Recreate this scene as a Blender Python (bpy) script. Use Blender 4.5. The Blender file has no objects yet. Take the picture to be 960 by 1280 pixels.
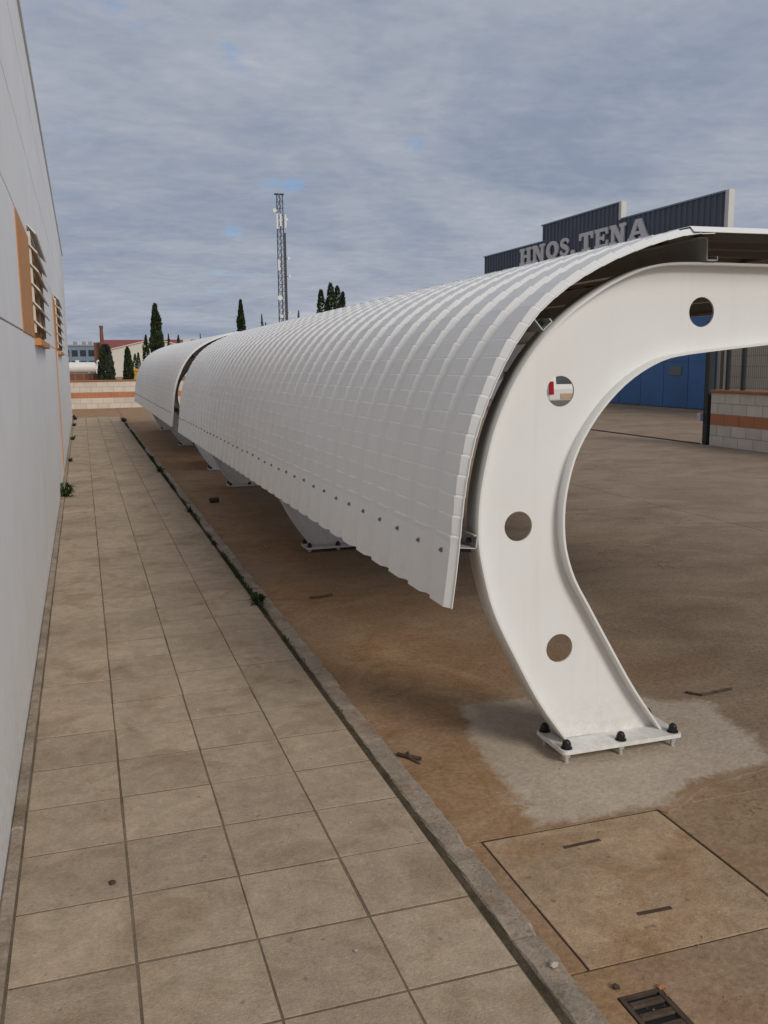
import bpy, bmesh, math, random
from mathutils import Vector, Matrix
R_ = random.Random(7)

# ------------------------------------------------------------------ camera
scene = bpy.context.scene
F_PX, CAM_H = 1150.0, 1.6
ROT = ((0.9508587514882025, -0.060992863154330904, 0.30355807576563265),
       (-0.3094206585678447, -0.15157331889133416, 0.93876748188873),
       (-0.01124681153651112, -0.9865624154834315, -0.16299726864508868))
cd = bpy.data.cameras.new('camera'); cam = bpy.data.objects.new('camera', cd)
scene.collection.objects.link(cam); scene.camera = cam
cd.sensor_fit = 'VERTICAL'; cd.sensor_height = 36.0; cd.lens = F_PX / 1280 * 36
cd.clip_start = 0.05; cd.clip_end = 3000
M = Matrix.Identity(4)
for i in range(3):
    M[i][0] = ROT[i][0]; M[i][1] = -ROT[i][1]; M[i][2] = -ROT[i][2]
M[2][3] = CAM_H
cam.matrix_world = M

# ------------------------------------------------------------------ sky and sun
LIGHT_DIR = Vector((-0.36, 1.0, -0.64)).normalized()      # the way the light travels
SUN_EL = math.asin(-LIGHT_DIR.z)
SUN_AZ = math.atan2(-LIGHT_DIR.x, -LIGHT_DIR.y)           # from +Y, clockwise
SUN_STRENGTH, SKY_STRENGTH, EXPOSURE = 1.1, 0.10, 0.77
world = bpy.data.worlds.new('World'); scene.world = world; world.use_nodes = True

def node(nt, kind, ins=None, **props):
    n = nt.nodes.new(kind)
    for k, v in props.items(): setattr(n, k, v)
    for k, v in (ins or {}).items():
        s = n.inputs[k]
        if isinstance(v, bpy.types.NodeSocket): nt.links.new(v, s)
        else: s.default_value = v
    return n
def ramp(nt, fac, stops, interp='LINEAR'):
    n = nt.nodes.new('ShaderNodeValToRGB'); nt.links.new(fac, n.inputs[0])
    n.color_ramp.interpolation = interp
    el = n.color_ramp.elements
    while len(el) < len(stops): el.new(0.5)
    for e, (p, c) in zip(el, stops):
        e.position = p; e.color = (c, c, c, 1) if not hasattr(c, '__len__') else (*c, 1)
    return n.outputs[0]
def mixc(nt, fac, a, b, mode='MIX'):
    n = nt.nodes.new('ShaderNodeMix'); n.data_type = 'RGBA'; n.blend_type = mode
    for idx, v in ((0, fac), (6, a), (7, b)):
        if isinstance(v, bpy.types.NodeSocket): nt.links.new(v, n.inputs[idx])
        elif idx == 0: n.inputs[0].default_value = v
        else: n.inputs[idx].default_value = (*v, 1)
    return n.outputs[2]
def math_(nt, op, a, b=0.0, c=None):
    n = nt.nodes.new('ShaderNodeMath'); n.operation = op
    for i, v in enumerate((a, b) if c is None else (a, b, c)):
        if isinstance(v, bpy.types.NodeSocket): nt.links.new(v, n.inputs[i])
        else: n.inputs[i].default_value = v
    return n.outputs[0]

nt = world.node_tree; nt.nodes.clear()
tc = node(nt, 'ShaderNodeTexCoord')
sep = node(nt, 'ShaderNodeSeparateXYZ', {0: tc.outputs['Generated']})
den = math_(nt, 'ADD', math_(nt, 'MAXIMUM', sep.outputs[2], 0.0), 0.13)
cx = math_(nt, 'DIVIDE', sep.outputs[0], den); cy = math_(nt, 'DIVIDE', sep.outputs[1], den)
pl = node(nt, 'ShaderNodeCombineXYZ', {0: cx, 1: cy, 2: 0.37}).outputs[0]
plr = node(nt, 'ShaderNodeMapping', {'Vector': pl, 'Rotation': (0, 0, 0.5), 'Scale': (1.0, 1.25, 1.0)}).outputs[0]
big = node(nt, 'ShaderNodeTexNoise', {'Vector': pl, 'Scale': 0.62, 'Detail': 5.0, 'Roughness': 0.55, 'Distortion': 0.8}).outputs[0]
mid = node(nt, 'ShaderNodeTexNoise', {'Vector': plr, 'Scale': 3.6, 'Detail': 7.0, 'Roughness': 0.62, 'Distortion': 0.4}).outputs[0]
fin = node(nt, 'ShaderNodeTexNoise', {'Vector': plr, 'Scale': 17.0, 'Detail': 5.0, 'Roughness': 0.6}).outputs[0]
tone = math_(nt, 'ADD', math_(nt, 'MULTIPLY', big, 0.66), math_(nt, 'ADD', math_(nt, 'MULTIPLY', mid, 0.23), math_(nt, 'MULTIPLY', fin, 0.11)))
cloud = ramp(nt, tone, [(0.38, (0.148, 0.176, 0.232)), (0.46, (0.190, 0.212, 0.260)), (0.54, (0.232, 0.249, 0.288)), (0.64, (0.335, 0.352, 0.382))])
sky = node(nt, 'ShaderNodeTexSky', sky_type='NISHITA', sun_disc=False, sun_elevation=SUN_EL, sun_rotation=SUN_AZ, air_density=1.0, dust_density=1.2)
skyb = node(nt, 'ShaderNodeVectorMath', {0: sky.outputs[0], 1: (SKY_STRENGTH*0.33, SKY_STRENGTH*0.54, SKY_STRENGTH*0.76)}, operation='MULTIPLY').outputs[0]
holes = ramp(nt, node(nt, 'ShaderNodeTexNoise', {'Vector': pl, 'Scale': 2.3, 'Detail': 6.0, 'Roughness': 0.6, 'Distortion': 0.3}).outputs[0], [(0.63, 0.0), (0.76, 0.6)])
col = mixc(nt, holes, cloud, skyb)
bg = node(nt, 'ShaderNodeBackground', {'Color': col, 'Strength': 1.0})
out = node(nt, 'ShaderNodeOutputWorld', {'Surface': bg.outputs[0]})

sd = bpy.data.lights.new('sun', 'SUN'); sd.energy = SUN_STRENGTH; sd.angle = math.radians(20); sd.color = (1.0, 0.945, 0.86)
sun = bpy.data.objects.new('sun', sd); scene.collection.objects.link(sun)
sun.rotation_euler = LIGHT_DIR.to_track_quat('-Z', 'Y').to_euler()
vs = scene.view_settings; vs.view_transform = 'Standard'; vs.look = 'None'; vs.exposure = EXPOSURE; vs.gamma = 1.0; vs.use_curve_mapping = False

# ------------------------------------------------------------------ materials
def mat(name, base, var=0.12, scale=3.0, rough=0.6, bump=0.0, bscale=60.0, spec=0.4, metal=0.0, rnd=0.0, stain=None, coord='pos', grain=0.0, specks=0.0):
    """procedural surface: base colour, broad and fine mottling, optional dirt stain (colour, amount, scale)"""
    m = bpy.data.materials.new(name); m.use_nodes = True; nt = m.node_tree
    b = nt.nodes['Principled BSDF']
    p = node(nt, 'ShaderNodeNewGeometry').outputs['Position'] if coord == 'pos' else node(nt, 'ShaderNodeTexCoord').outputs['Object']
    n1 = node(nt, 'ShaderNodeTexNoise', {'Vector': p, 'Scale': scale, 'Detail': 6.0, 'Roughness': 0.6}).outputs[0]
    n2 = node(nt, 'ShaderNodeTexNoise', {'Vector': p, 'Scale': scale * 14, 'Detail': 3.0}).outputs[0]
    v = math_(nt, 'ADD', math_(nt, 'MULTIPLY', n1, 0.7), math_(nt, 'MULTIPLY', n2, 0.3))
    c = ramp(nt, v, [(0.3, tuple(x * (1 - var) for x in base)), (0.7, tuple(min(0.9, x * (1 + var)) for x in base))])
    if stain:
        sc, amt, ss = stain
        n3 = node(nt, 'ShaderNodeTexNoise', {'Vector': p, 'Scale': ss, 'Detail': 8.0, 'Roughness': 0.65, 'Distortion': 0.6}).outputs[0]
        c = mixc(nt, ramp(nt, n3, [(0.5, 0.0), (0.68, amt)]), c, sc)
    if grain:
        ng = node(nt, 'ShaderNodeTexNoise', {'Vector': p, 'Scale': 75.0, 'Detail': 5.0, 'Roughness': 0.75}).outputs[0]
        nm = node(nt, 'ShaderNodeTexNoise', {'Vector': p, 'Scale': 11.0, 'Detail': 6.0, 'Roughness': 0.7, 'Distortion': 0.5}).outputs[0]
        c = mixc(nt, 1.0, c, ramp(nt, ng, [(0.3, 1-grain), (0.7, 1+grain)]), 'MULTIPLY')
        c = mixc(nt, 1.0, c, ramp(nt, nm, [(0.32, 1-grain*0.8), (0.68, 1+grain*0.6)]), 'MULTIPLY')
    if specks:
        vo = node(nt, 'ShaderNodeTexNoise', {'Vector': p, 'Scale': 23.0, 'Detail': 2.0, 'Roughness': 0.5}).outputs[0]
        c = mixc(nt, ramp(nt, vo, [(0.69, 0.0), (0.74, specks)]), c, tuple(x*0.35 for x in base))
    if rnd:
        oi = node(nt, 'ShaderNodeObjectInfo').outputs['Random']
        k = math_(nt, 'MULTIPLY_ADD', oi, 2 * rnd, 1 - rnd)
        c = mixc(nt, 1.0, c, node(nt, 'ShaderNodeCombineXYZ', {0: k, 1: k, 2: k}).outputs[0], 'MULTIPLY')
    nt.links.new(c, b.inputs['Base Color'])
    b.inputs['Roughness'].default_value = rough; b.inputs['Metallic'].default_value = metal
    b.inputs['Specular IOR Level'].default_value = spec
    if bump:
        n4 = node(nt, 'ShaderNodeTexNoise', {'Vector': p, 'Scale': bscale, 'Detail': 5.0, 'Roughness': 0.65}).outputs[0]
        bp = node(nt, 'ShaderNodeBump', {'Height': n4, 'Strength': bump, 'Distance': 0.01})
        nt.links.new(bp.outputs[0], b.inputs['Normal'])
    return m

def dirty(name, base, rough, z0, z1, dirt, bump=0.03):
    """paint with faint blotches, vertical rain streaks and dust splashed up from the foot"""
    m = bpy.data.materials.new(name); m.use_nodes = True; nt = m.node_tree; b = nt.nodes['Principled BSDF']
    p = node(nt, 'ShaderNodeNewGeometry').outputs['Position']; sp = node(nt, 'ShaderNodeSeparateXYZ', {0: p})
    n1 = node(nt, 'ShaderNodeTexNoise', {'Vector': p, 'Scale': 1.3, 'Detail': 7.0, 'Roughness': 0.65}).outputs[0]
    n2 = node(nt, 'ShaderNodeTexNoise', {'Vector': node(nt, 'ShaderNodeMapping', {'Vector': p, 'Scale': (9, 9, 0.5)}).outputs[0], 'Scale': 1.6, 'Detail': 5.0, 'Roughness': 0.6}).outputs[0]
    n3 = node(nt, 'ShaderNodeTexNoise', {'Vector': p, 'Scale': 26.0, 'Detail': 6.0, 'Roughness': 0.7}).outputs[0]
    c = mixc(nt, ramp(nt, n1, [(0.42, 0.0), (0.75, 0.18)]), base, dirt)
    c = mixc(nt, ramp(nt, n2, [(0.55, 0.0), (0.78, 0.13)]), c, dirt)
    g_ = node(nt, 'ShaderNodeMapRange', {0: sp.outputs[2], 1: z0, 2: z1, 3: 0.62, 4: 0.0}).outputs[0]
    g_ = math_(nt, 'MULTIPLY', g_, ramp(nt, n3, [(0.36, 0.0), (0.66, 1.0)]))
    c = mixc(nt, g_, c, dirt)
    nt.links.new(c, b.inputs['Base Color']); b.inputs['Specular IOR Level'].default_value = 0.4
    nt.links.new(math_(nt, 'MULTIPLY_ADD', n1, 0.35, rough-0.15), b.inputs['Roughness'])
    nt.links.new(node(nt, 'ShaderNodeBump', {'Height': n3, 'Strength': bump, 'Distance': 0.01}).outputs[0], b.inputs['Normal'])
    return m
MT = {}
MT['steel_white'] = dirty('white_painted_steel', (0.775, 0.775, 0.755), 0.36, -0.05, 0.22, (0.5, 0.42, 0.33))
MT['sheet_white'] = dirty('white_roof_sheet', (0.79, 0.785, 0.765), 0.4, 0.5, 0.9, (0.6, 0.56, 0.5))
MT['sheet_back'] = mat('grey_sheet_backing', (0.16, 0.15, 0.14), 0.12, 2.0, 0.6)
MT['galv'] = mat('galvanised_steel', (0.55, 0.55, 0.53), 0.12, 9.0, 0.42, 0.02, 60, 0.5, 0.35)
MT['black'] = mat('black_plastic', (0.012, 0.012, 0.013), 0.2, 20, 0.45)
MT['screw'] = mat('weathered_screw', (0.2, 0.19, 0.18), 0.2, 30, 0.5)
MT['wall_white'] = dirty('white_wall_paint', (0.80, 0.80, 0.80), 0.75, -0.1, 0.5, (0.5, 0.42, 0.34), 0.12)
MT['orange'] = mat('ochre_orange_paint', (0.52, 0.23, 0.068), 0.08, 3.0, 0.65, 0.05)
MT['coping'] = mat('grey_coping', (0.27, 0.26, 0.24), 0.15, 4, 0.6)
MT['louvre'] = mat('cream_louvre', (0.62, 0.58, 0.5), 0.06, 4, 0.55)
MT['glass'] = mat('dark_window', (0.03, 0.035, 0.04), 0.1, 4, 0.12, spec=0.6)
MT['tile'] = mat('paving_tile', (0.415, 0.32, 0.226), 0.17, 1.5, 0.88, 0.5, 140, 0.2, rnd=0.08, stain=((0.275, 0.193, 0.115), 0.75, 3.2), grain=0.18, specks=0.45)
MT['mortar'] = mat('joint_mortar', (0.19, 0.145, 0.103), 0.4, 3.0, 0.95, 0.4, 120, 0.1, stain=((0.085, 0.064, 0.045), 0.9, 2.2))
MT['kerb'] = mat('kerb_concrete', (0.35, 0.285, 0.215), 0.3, 3.5, 0.9, 0.6, 110, 0.2, rnd=0.08, stain=((0.22, 0.15, 0.095), 0.8, 4.0), grain=0.25, specks=0.4)
MT['patch'] = mat('fresh_concrete', (0.40, 0.34, 0.275), 0.25, 3.0, 0.9, 0.7, 110, 0.2, stain=((0.25, 0.17, 0.10), 0.9, 2.4), grain=0.26, specks=0.5)
MT['cover'] = mat('cover_concrete', (0.42, 0.295, 0.185), 0.25, 2.2, 0.88, 0.5, 130, 0.2, stain=((0.30, 0.165, 0.075), 0.9, 2.3), grain=0.2, specks=0.6)
MT['iron'] = mat('rusty_iron', (0.085, 0.06, 0.042), 0.5, 22, 0.85, 0.4, 200, 0.2)
MT['block'] = mat('cream_block', (0.64, 0.56, 0.47), 0.1, 4.0, 0.9, 0.4, 90, 0.2, rnd=0.07)
MT['block_orange'] = mat('orange_block', (0.50, 0.20, 0.098), 0.12, 4.0, 0.9, 0.4, 90, 0.2, rnd=0.07)
MT['cap'] = mat('terracotta_cap', (0.36, 0.16, 0.075), 0.2, 6.0, 0.85, 0.3, 80, 0.2)
MT['block_mortar'] = mat('block_mortar', (0.42, 0.36, 0.3), 0.15, 9, 0.95)
MT['fence'] = mat('dark_fence_paint', (0.022, 0.026, 0.028), 0.2, 10, 0.5)
MT['fascia'] = mat('slate_blue_cladding', (0.07, 0.083, 0.115), 0.1, 0.8, 0.5)
MT['trim'] = mat('pale_trim', (0.6, 0.58, 0.54), 0.05, 2, 0.5)
MT['letter'] = mat('grey_letter', (0.62, 0.61, 0.6), 0.05, 3, 0.6)
MT['door_blue'] = mat('blue_door_paint', (0.045, 0.135, 0.315), 0.2, 0.9, 0.45, stain=((0.06, 0.12, 0.22), 0.5, 0.8), rnd=0.05)
MT['render_grey'] = mat('grey_render', (0.36, 0.33, 0.29), 0.1, 1.2, 0.85)
MT['beige'] = mat('beige_render', (0.44, 0.37, 0.29), 0.12, 0.7, 0.85)
MT['red_roof'] = mat('red_roof_sheet', (0.26, 0.055, 0.05), 0.15, 0.6, 0.6)
MT['white_render'] = mat('white_render', (0.62, 0.58, 0.5), 0.06, 0.5, 0.85)
MT['blue_grey'] = mat('blue_grey_cladding', (0.16, 0.235, 0.29), 0.15, 0.6, 0.5)
MT['rust_brick'] = mat('brick_red', (0.2, 0.085, 0.05), 0.25, 5, 0.9)
MT['yellow'] = mat('yellow_paint', (0.55, 0.3, 0.03), 0.1, 5, 0.5)
MT['tower'] = mat('tower_steel', (0.05, 0.05, 0.055), 0.25, 1.0, 0.6, 0, 60, 0.4)
MT['dish'] = mat('white_dish', (0.72, 0.7, 0.66), 0.05, 3, 0.5)
MT['foliage'] = mat('cypress_foliage', (0.034, 0.050, 0.022), 0.5, 1.4, 0.8, spec=0.15, rnd=0.15)
MT['foliage_b'] = mat('grey_green_foliage', (0.046, 0.060, 0.036), 0.45, 1.6, 0.8, spec=0.15, rnd=0.1)
MT['bark'] = mat('bark', (0.09, 0.06, 0.04), 0.3, 8, 0.9)
MT['weed'] = mat('weed_leaf', (0.036, 0.052, 0.018), 0.35, 9, 0.75, spec=0.2, rnd=0.15)
MT['moss'] = mat('moss_soil', (0.085, 0.064, 0.042), 0.4, 12, 0.95, 0.5, 90, 0.1, stain=((0.055, 0.054, 0.025), 0.6, 5.0), grain=0.3)
MT['van_white'] = mat('van_paint', (0.74, 0.73, 0.70), 0.03, 2, 0.25, spec=0.5)
MT['red_lens'] = mat('red_lens', (0.35, 0.012, 0.012), 0.1, 9, 0.2)
MT['bumper'] = mat('grey_bumper', (0.16, 0.145, 0.13), 0.1, 5, 0.6)
MT['plate'] = mat('number_plate', (0.5, 0.36, 0.22), 0.1, 5, 0.5)
MT['rubber'] = mat('tyre_rubber', (0.02, 0.02, 0.02), 0.2, 9, 0.85)
MT['pebble'] = mat('pale_pebble', (0.42, 0.36, 0.3), 0.2, 9, 0.9)
MT['pebble_dark'] = mat('grit', (0.2, 0.15, 0.105), 0.6, 30, 0.9)
MT['dirt'] = mat('dark_dirt', (0.055, 0.04, 0.027), 0.4, 30, 0.95)
MT['brickbit'] = mat('brick_chip', (0.42, 0.17, 0.08), 0.2, 20, 0.9)

def yard_mat(name='yard_concrete', patch=False):
    m = bpy.data.materials.new(name); m.use_nodes = True; nt = m.node_tree; b = nt.nodes['Principled BSDF']
    p = node(nt, 'ShaderNodeNewGeometry').outputs['Position']
    s = node(nt, 'ShaderNodeSeparateXYZ', {0: p})
    def nz(scale, detail, rough, dist=0.0, v=p): return node(nt, 'ShaderNodeTexNoise', {'Vector': v, 'Scale': scale, 'Detail': detail, 'Roughness': rough, 'Distortion': dist}).outputs[0]
    n1 = nz(0.7, 8.0, 0.62, 0.4)
    st = node(nt, 'ShaderNodeMapping', {'Vector': p, 'Rotation': (0, 0, 0.25), 'Scale': (0.9, 1.3, 1)}).outputs[0]
    n2 = nz(1.1, 10.0, 0.70, 0.7, st); n3 = nz(45.0, 5.0, 0.75); n4 = nz(3.1, 9.0, 0.72, 0.8); n5 = nz(12.0, 6.0, 0.7, 0.5)
    grey = ramp(nt, n2, [(0.32, (0.205, 0.15, 0.104)), (0.5, (0.285, 0.213, 0.152)), (0.68, (0.365, 0.282, 0.206))])
    soil = ramp(nt, n4, [(0.3, (0.265, 0.148, 0.072)), (0.5, (0.345, 0.21, 0.112)), (0.72, (0.42, 0.29, 0.178))])
    near = math_(nt, 'ADD', math_(nt, 'MULTIPLY_ADD', s.outputs[0], -0.42, 1.25), math_(nt, 'MULTIPLY', math_(nt, 'SUBTRACT', n1, 0.5), 2.2))
    c = mixc(nt, ramp(nt, near, [(0.0, 0.12), (0.75, 1.0)]), grey, soil)
    c = mixc(nt, ramp(nt, n1, [(0.56, 0.0), (0.74, 0.32)]), c, (0.17, 0.127, 0.092))
    c = mixc(nt, ramp(nt, n4, [(0.66, 0.0), (0.8, 0.45)]), c, (0.4, 0.33, 0.265))
    c = mixc(nt, ramp(nt, n5, [(0.63, 0.0), (0.74, 0.45)]), c, (0.12, 0.082, 0.055))
    if patch:
        e = node(nt, 'ShaderNodeAttribute', attribute_name='core').outputs['Fac']
        k = math_(nt, 'ADD', e, math_(nt, 'MULTIPLY', math_(nt, 'SUBTRACT', math_(nt, 'ADD', math_(nt, 'MULTIPLY', n5, 0.35), math_(nt, 'MULTIPLY', n4, 0.65)), 0.5), 2.4))
        pc = ramp(nt, n5, [(0.3, (0.43, 0.35, 0.27)), (0.7, (0.54, 0.455, 0.36))])
        c = mixc(nt, ramp(nt, k, [(0.22, 0.0), (0.62, 0.95)]), c, pc)
    else:
        wp = node(nt, 'ShaderNodeVectorMath', {0: p, 1: node(nt, 'ShaderNodeTexNoise', {'Vector': p, 'Scale': 2.2, 'Detail': 6.0, 'Roughness': 0.7}).outputs[1]}, operation='ADD').outputs[0]
        vo = node(nt, 'ShaderNodeTexVoronoi', {'Vector': wp, 'Scale': 0.42}, feature='DISTANCE_TO_EDGE').outputs['Distance']
        ck = math_(nt, 'MULTIPLY', ramp(nt, vo, [(0.0, 0.75), (0.0035, 0.0)]), ramp(nt, n1, [(0.47, 0.0), (0.56, 1.0)]))
        c = mixc(nt, ck, c, (0.06, 0.045, 0.033))
    c = mixc(nt, 1.0, c, ramp(nt, n3, [(0.25, 0.80 if patch else 0.68), (0.72, 1.18 if patch else 1.30)]), 'MULTIPLY')
    nt.links.new(c, b.inputs['Base Color']); b.inputs['Roughness'].default_value = 0.9; b.inputs['Specular IOR Level'].default_value = 0.2
    h = math_(nt, 'ADD', n3, math_(nt, 'MULTIPLY', n4, 0.8))
    nt.links.new(node(nt, 'ShaderNodeBump', {'Height': h, 'Strength': 0.5, 'Distance': 0.012}).outputs[0], b.inputs['Normal'])
    return m
MT['patch'] = yard_mat('patched_concrete', True)
MT['yard'] = yard_mat()

# ------------------------------------------------------------------ helpers
COL = scene.collection
class MB:
    def __init__(s): s.v, s.f, s.m, s.sm = [], [], [], []
    def add(s, vs, fs, mi=0, smooth=False):
        o = len(s.v); s.v += [tuple(v) for v in vs]
        for f in fs: s.f.append(tuple(o + i for i in f)); s.m.append(mi); s.sm.append(smooth)
    def box(s, a, b, mi=0, bev=0.0):
        (x0, y0, z0), (x1, y1, z1) = a, b
        if bev <= 0:
            s.add([(x0,y0,z0),(x1,y0,z0),(x1,y1,z0),(x0,y1,z0),(x0,y0,z1),(x1,y0,z1),(x1,y1,z1),(x0,y1,z1)],
                  [(0,3,2,1),(4,5,6,7),(0,1,5,4),(1,2,6,5),(2,3,7,6),(3,0,4,7)], mi)
        else:   # top edge chamfered
            e = bev
            s.add([(x0,y0,z0),(x1,y0,z0),(x1,y1,z0),(x0,y1,z0),(x0,y0,z1-e),(x1,y0,z1-e),(x1,y1,z1-e),(x0,y1,z1-e),
                   (x0+e,y0+e,z1),(x1-e,y0+e,z1),(x1-e,y1-e,z1),(x0+e,y1-e,z1)],
                  [(0,3,2,1),(8,9,10,11),(0,1,5,4),(1,2,6,5),(2,3,7,6),(3,0,4,7),(4,5,9,8),(5,6,10,9),(6,7,11,10),(7,4,8,11)], mi)
        return s
    def tube(s, p, q, r0, r1=None, n=8, mi=0, caps=True):
        p, q = Vector(p), Vector(q); r1 = r0 if r1 is None else r1
        d = (q - p).normalized(); a = d.orthogonal().normalized(); b = d.cross(a)
        vs = [p + (a*math.cos(t)+b*math.sin(t))*r0 for t in (2*math.pi*i/n for i in range(n))] + \
             [q + (a*math.cos(t)+b*math.sin(t))*r1 for t in (2*math.pi*i/n for i in range(n))]
        fs = [(i, (i+1) % n, n+(i+1) % n, n+i) for i in range(n)]
        s.add(vs, fs, mi, n > 6)
        if caps: s.add(vs[:n], [tuple(range(n-1, -1, -1))], mi); s.add(vs[n:], [tuple(range(n))], mi)
        return s
    def mesh(s, name, mats):
        me = bpy.data.meshes.new(name); me.from_pydata(s.v, [], s.f); me.update()
        for m in (mats if isinstance(mats, (list, tuple)) else [mats]): me.materials.append(m)
        me.polygons.foreach_set('material_index', s.m); me.polygons.foreach_set('use_smooth', s.sm)
        return me
    def build(s, name, mats, parent=None, loc=(0,0,0), **kw): return link(name, s.mesh(name, mats), parent, loc, **kw)
def tag(o, label=None, cat=None, group=None, kind=None):
    if label: o['label'] = label
    if cat: o['category'] = cat
    if group: o['group'] = group
    if kind: o['kind'] = kind
    return o
def link(name, data, parent=None, loc=(0,0,0), **kw):
    o = bpy.data.objects.new(name, data); COL.objects.link(o); o.parent = parent; o.location = loc
    return tag(o, **kw)
def empty(name, loc, **kw):
    o = link(name, None, None, loc, **kw); o.empty_display_size = 0.2; return o
def copy_tree(o, parent=None):
    c = o.copy(); COL.objects.link(c); c.parent = parent
    for ch in list(o.children): copy_tree(ch, c)
    return c
def fill_outline(loops, thick, to3d):
    """flat shape with holes given as 2D loops -> (verts, faces) of a solid of that thickness; to3d(u, v, w)"""
    bm = bmesh.new()
    for lp in loops:
        vs = [bm.verts.new((u, v, 0)) for u, v in lp]
        for i in range(len(vs)): bm.edges.new((vs[i], vs[(i+1) % len(vs)]))
    bmesh.ops.triangle_fill(bm, edges=bm.edges[:], use_beauty=True, normal=(0, 0, 1))
    for f in bm.faces:
        if f.normal.z < 0: f.normal_flip()
    bm.verts.index_update(); n = len(bm.verts)
    pts = [v.co.copy() for v in bm.verts]
    V = [to3d(p.x, p.y, thick/2) for p in pts] + [to3d(p.x, p.y, -thick/2) for p in pts]
    Fs = []
    for f in bm.faces:
        ids = [v.index for v in f.verts]; Fs.append(tuple(ids)); Fs.append(tuple(n + i for i in reversed(ids)))
    for e in bm.edges:
        if len(e.link_faces) == 1:
            l = e.link_loops[0]; a, b2 = l.vert.index, l.link_loop_next.vert.index
            Fs.append((b2, a, n + a, n + b2))
    bm.free(); return V, Fs
def spline(pts, per=10):
    P = [Vector(p) for p in pts]; out = []
    P = [2*P[0]-P[1]] + P + [2*P[-1]-P[-2]]
    for i in range(1, len(P)-2):
        for k in range(per):
            t = k/per; a, b, c, d = P[i-1], P[i], P[i+1], P[i+2]
            out.append(0.5*((2*b)+(c-a)*t+(2*a-5*b+4*c-d)*t*t+(3*b-a-3*c+d)*t**3))
    out.append(P[-2]); return out
def resample(P, n):
    L = [0.0]
    for a, b in zip(P, P[1:]): L.append(L[-1] + (b-a).length)
    out = []; j = 0
    for k in range(n):
        s = L[-1]*k/(n-1)
        while j < len(L)-2 and L[j+1] < s: j += 1
        t = (s-L[j])/max(1e-9, L[j+1]-L[j]); out.append(P[j].lerp(P[j+1], min(1, t)))
    return out, L[-1]

YARD_Z, BASE_Z = -0.05, -0.065

# ------------------------------------------------------------------ ground, yard, pavement, kerb
g = MB(); g.add([(-1500,-1500,BASE_Z),(1500,-1500,BASE_Z),(1500,1500,BASE_Z),(-1500,1500,BASE_Z)], [(0,1,2,3)])
g.build('ground', MT['yard'], label='wide brown concrete and earth ground running to the horizon', cat='ground', kind='structure')

yard = empty('yard', (0,0,0), label='brown stained concrete yard beside the paved path', cat='yard', kind='structure')
ys = [-6, -1.6, 2.715, 7.6, 12.2, 16.8, 21.4, 26.0, 31.0, 35.9]
for j in range(len(ys)-1):
    for x0, x1 in ((1.15, 6.1), (6.1, 11.1)):
        y0, y1 = ys[j], ys[j+1]
        if x0 == 1.15 and j == 1:       # the strip beside the kerb holds the inspection cover
            rects = [(1.15, 1.925, y0, 1.575), (1.15, 1.233, 1.567, 1.879), (1.357, 1.925, 1.567, 1.879), (1.15, 1.925, 1.871, 1.995), (1.15, 1.215, 1.995, y1), (1.926, x1, y0, y1)]
        else: rects = [(x0, x1, y0, y1)]
        for a, b, c, d in rects:
            gp = 0.004
            MB().box((a+(0 if a == 1.15 else gp), c+gp, BASE_Z-0.05), (b-(0 if abs(b-1.215) < 1e-6 else gp), d-gp, YARD_Z), 0, 0.0015).build('concrete_slab', MT['yard'], yard)
# irregular pale concrete patch under the first column
def patch(pts, z, name, parent, m, seed):
    r = random.Random(seed); P = []
    for i, a in enumerate(pts):
        b = pts[(i+1) % len(pts)]; n = 14
        for k in range(n):
            t = k/n; P.append((a[0]+(b[0]-a[0])*t + r.uniform(-.006, .006), a[1]+(b[1]-a[1])*t + r.uniform(-.006, .006)))
    cx_ = sum(q[0] for q in P)/len(P); cy_ = sum(q[1] for q in P)/len(P); n = len(P); mb = MB(); at = []
    rings = [(1.16, 0.0, z-.004), (1.12, 0.0, z), (1.0, 0.35, z), (0.86, 0.9, z), (0.5, 1.2, z)]
    for k, a, zz in rings:
        for u, v in P:
            X_, Y_ = cx_+(u-cx_)*k, cy_+(v-cy_)*k
            mb.v.append((X_, max(Y_, 2.7145) if X_ < 1.94 else Y_, zz)); at.append(a)
    mb.v.append((cx_, cy_, z)); at.append(1.2)
    for r_ in range(len(rings)-1):
        for i in range(n): mb.f.append((r_*n+i, r_*n+(i+1) % n, (r_+1)*n+(i+1) % n, (r_+1)*n+i)); mb.m.append(0); mb.sm.append(False)
    for i in range(n): mb.f.append(((len(rings)-1)*n+i, (len(rings)-1)*n+(i+1) % n, len(rings)*n)); mb.m.append(0); mb.sm.append(False)
    me = mb.mesh(name, m); me.attributes.new('core', 'FLOAT', 'POINT').data.foreach_set('value', at)
    return link(name, me, parent)
patch([(1.44,2.735),(1.93,2.722),(2.2,2.86),(2.66,2.93),(2.80,3.55),(2.2,3.9),(1.62,3.93),(1.50,3.35)], YARD_Z+0.002, 'concrete_patch', yard, MT['patch'], 3)

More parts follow.
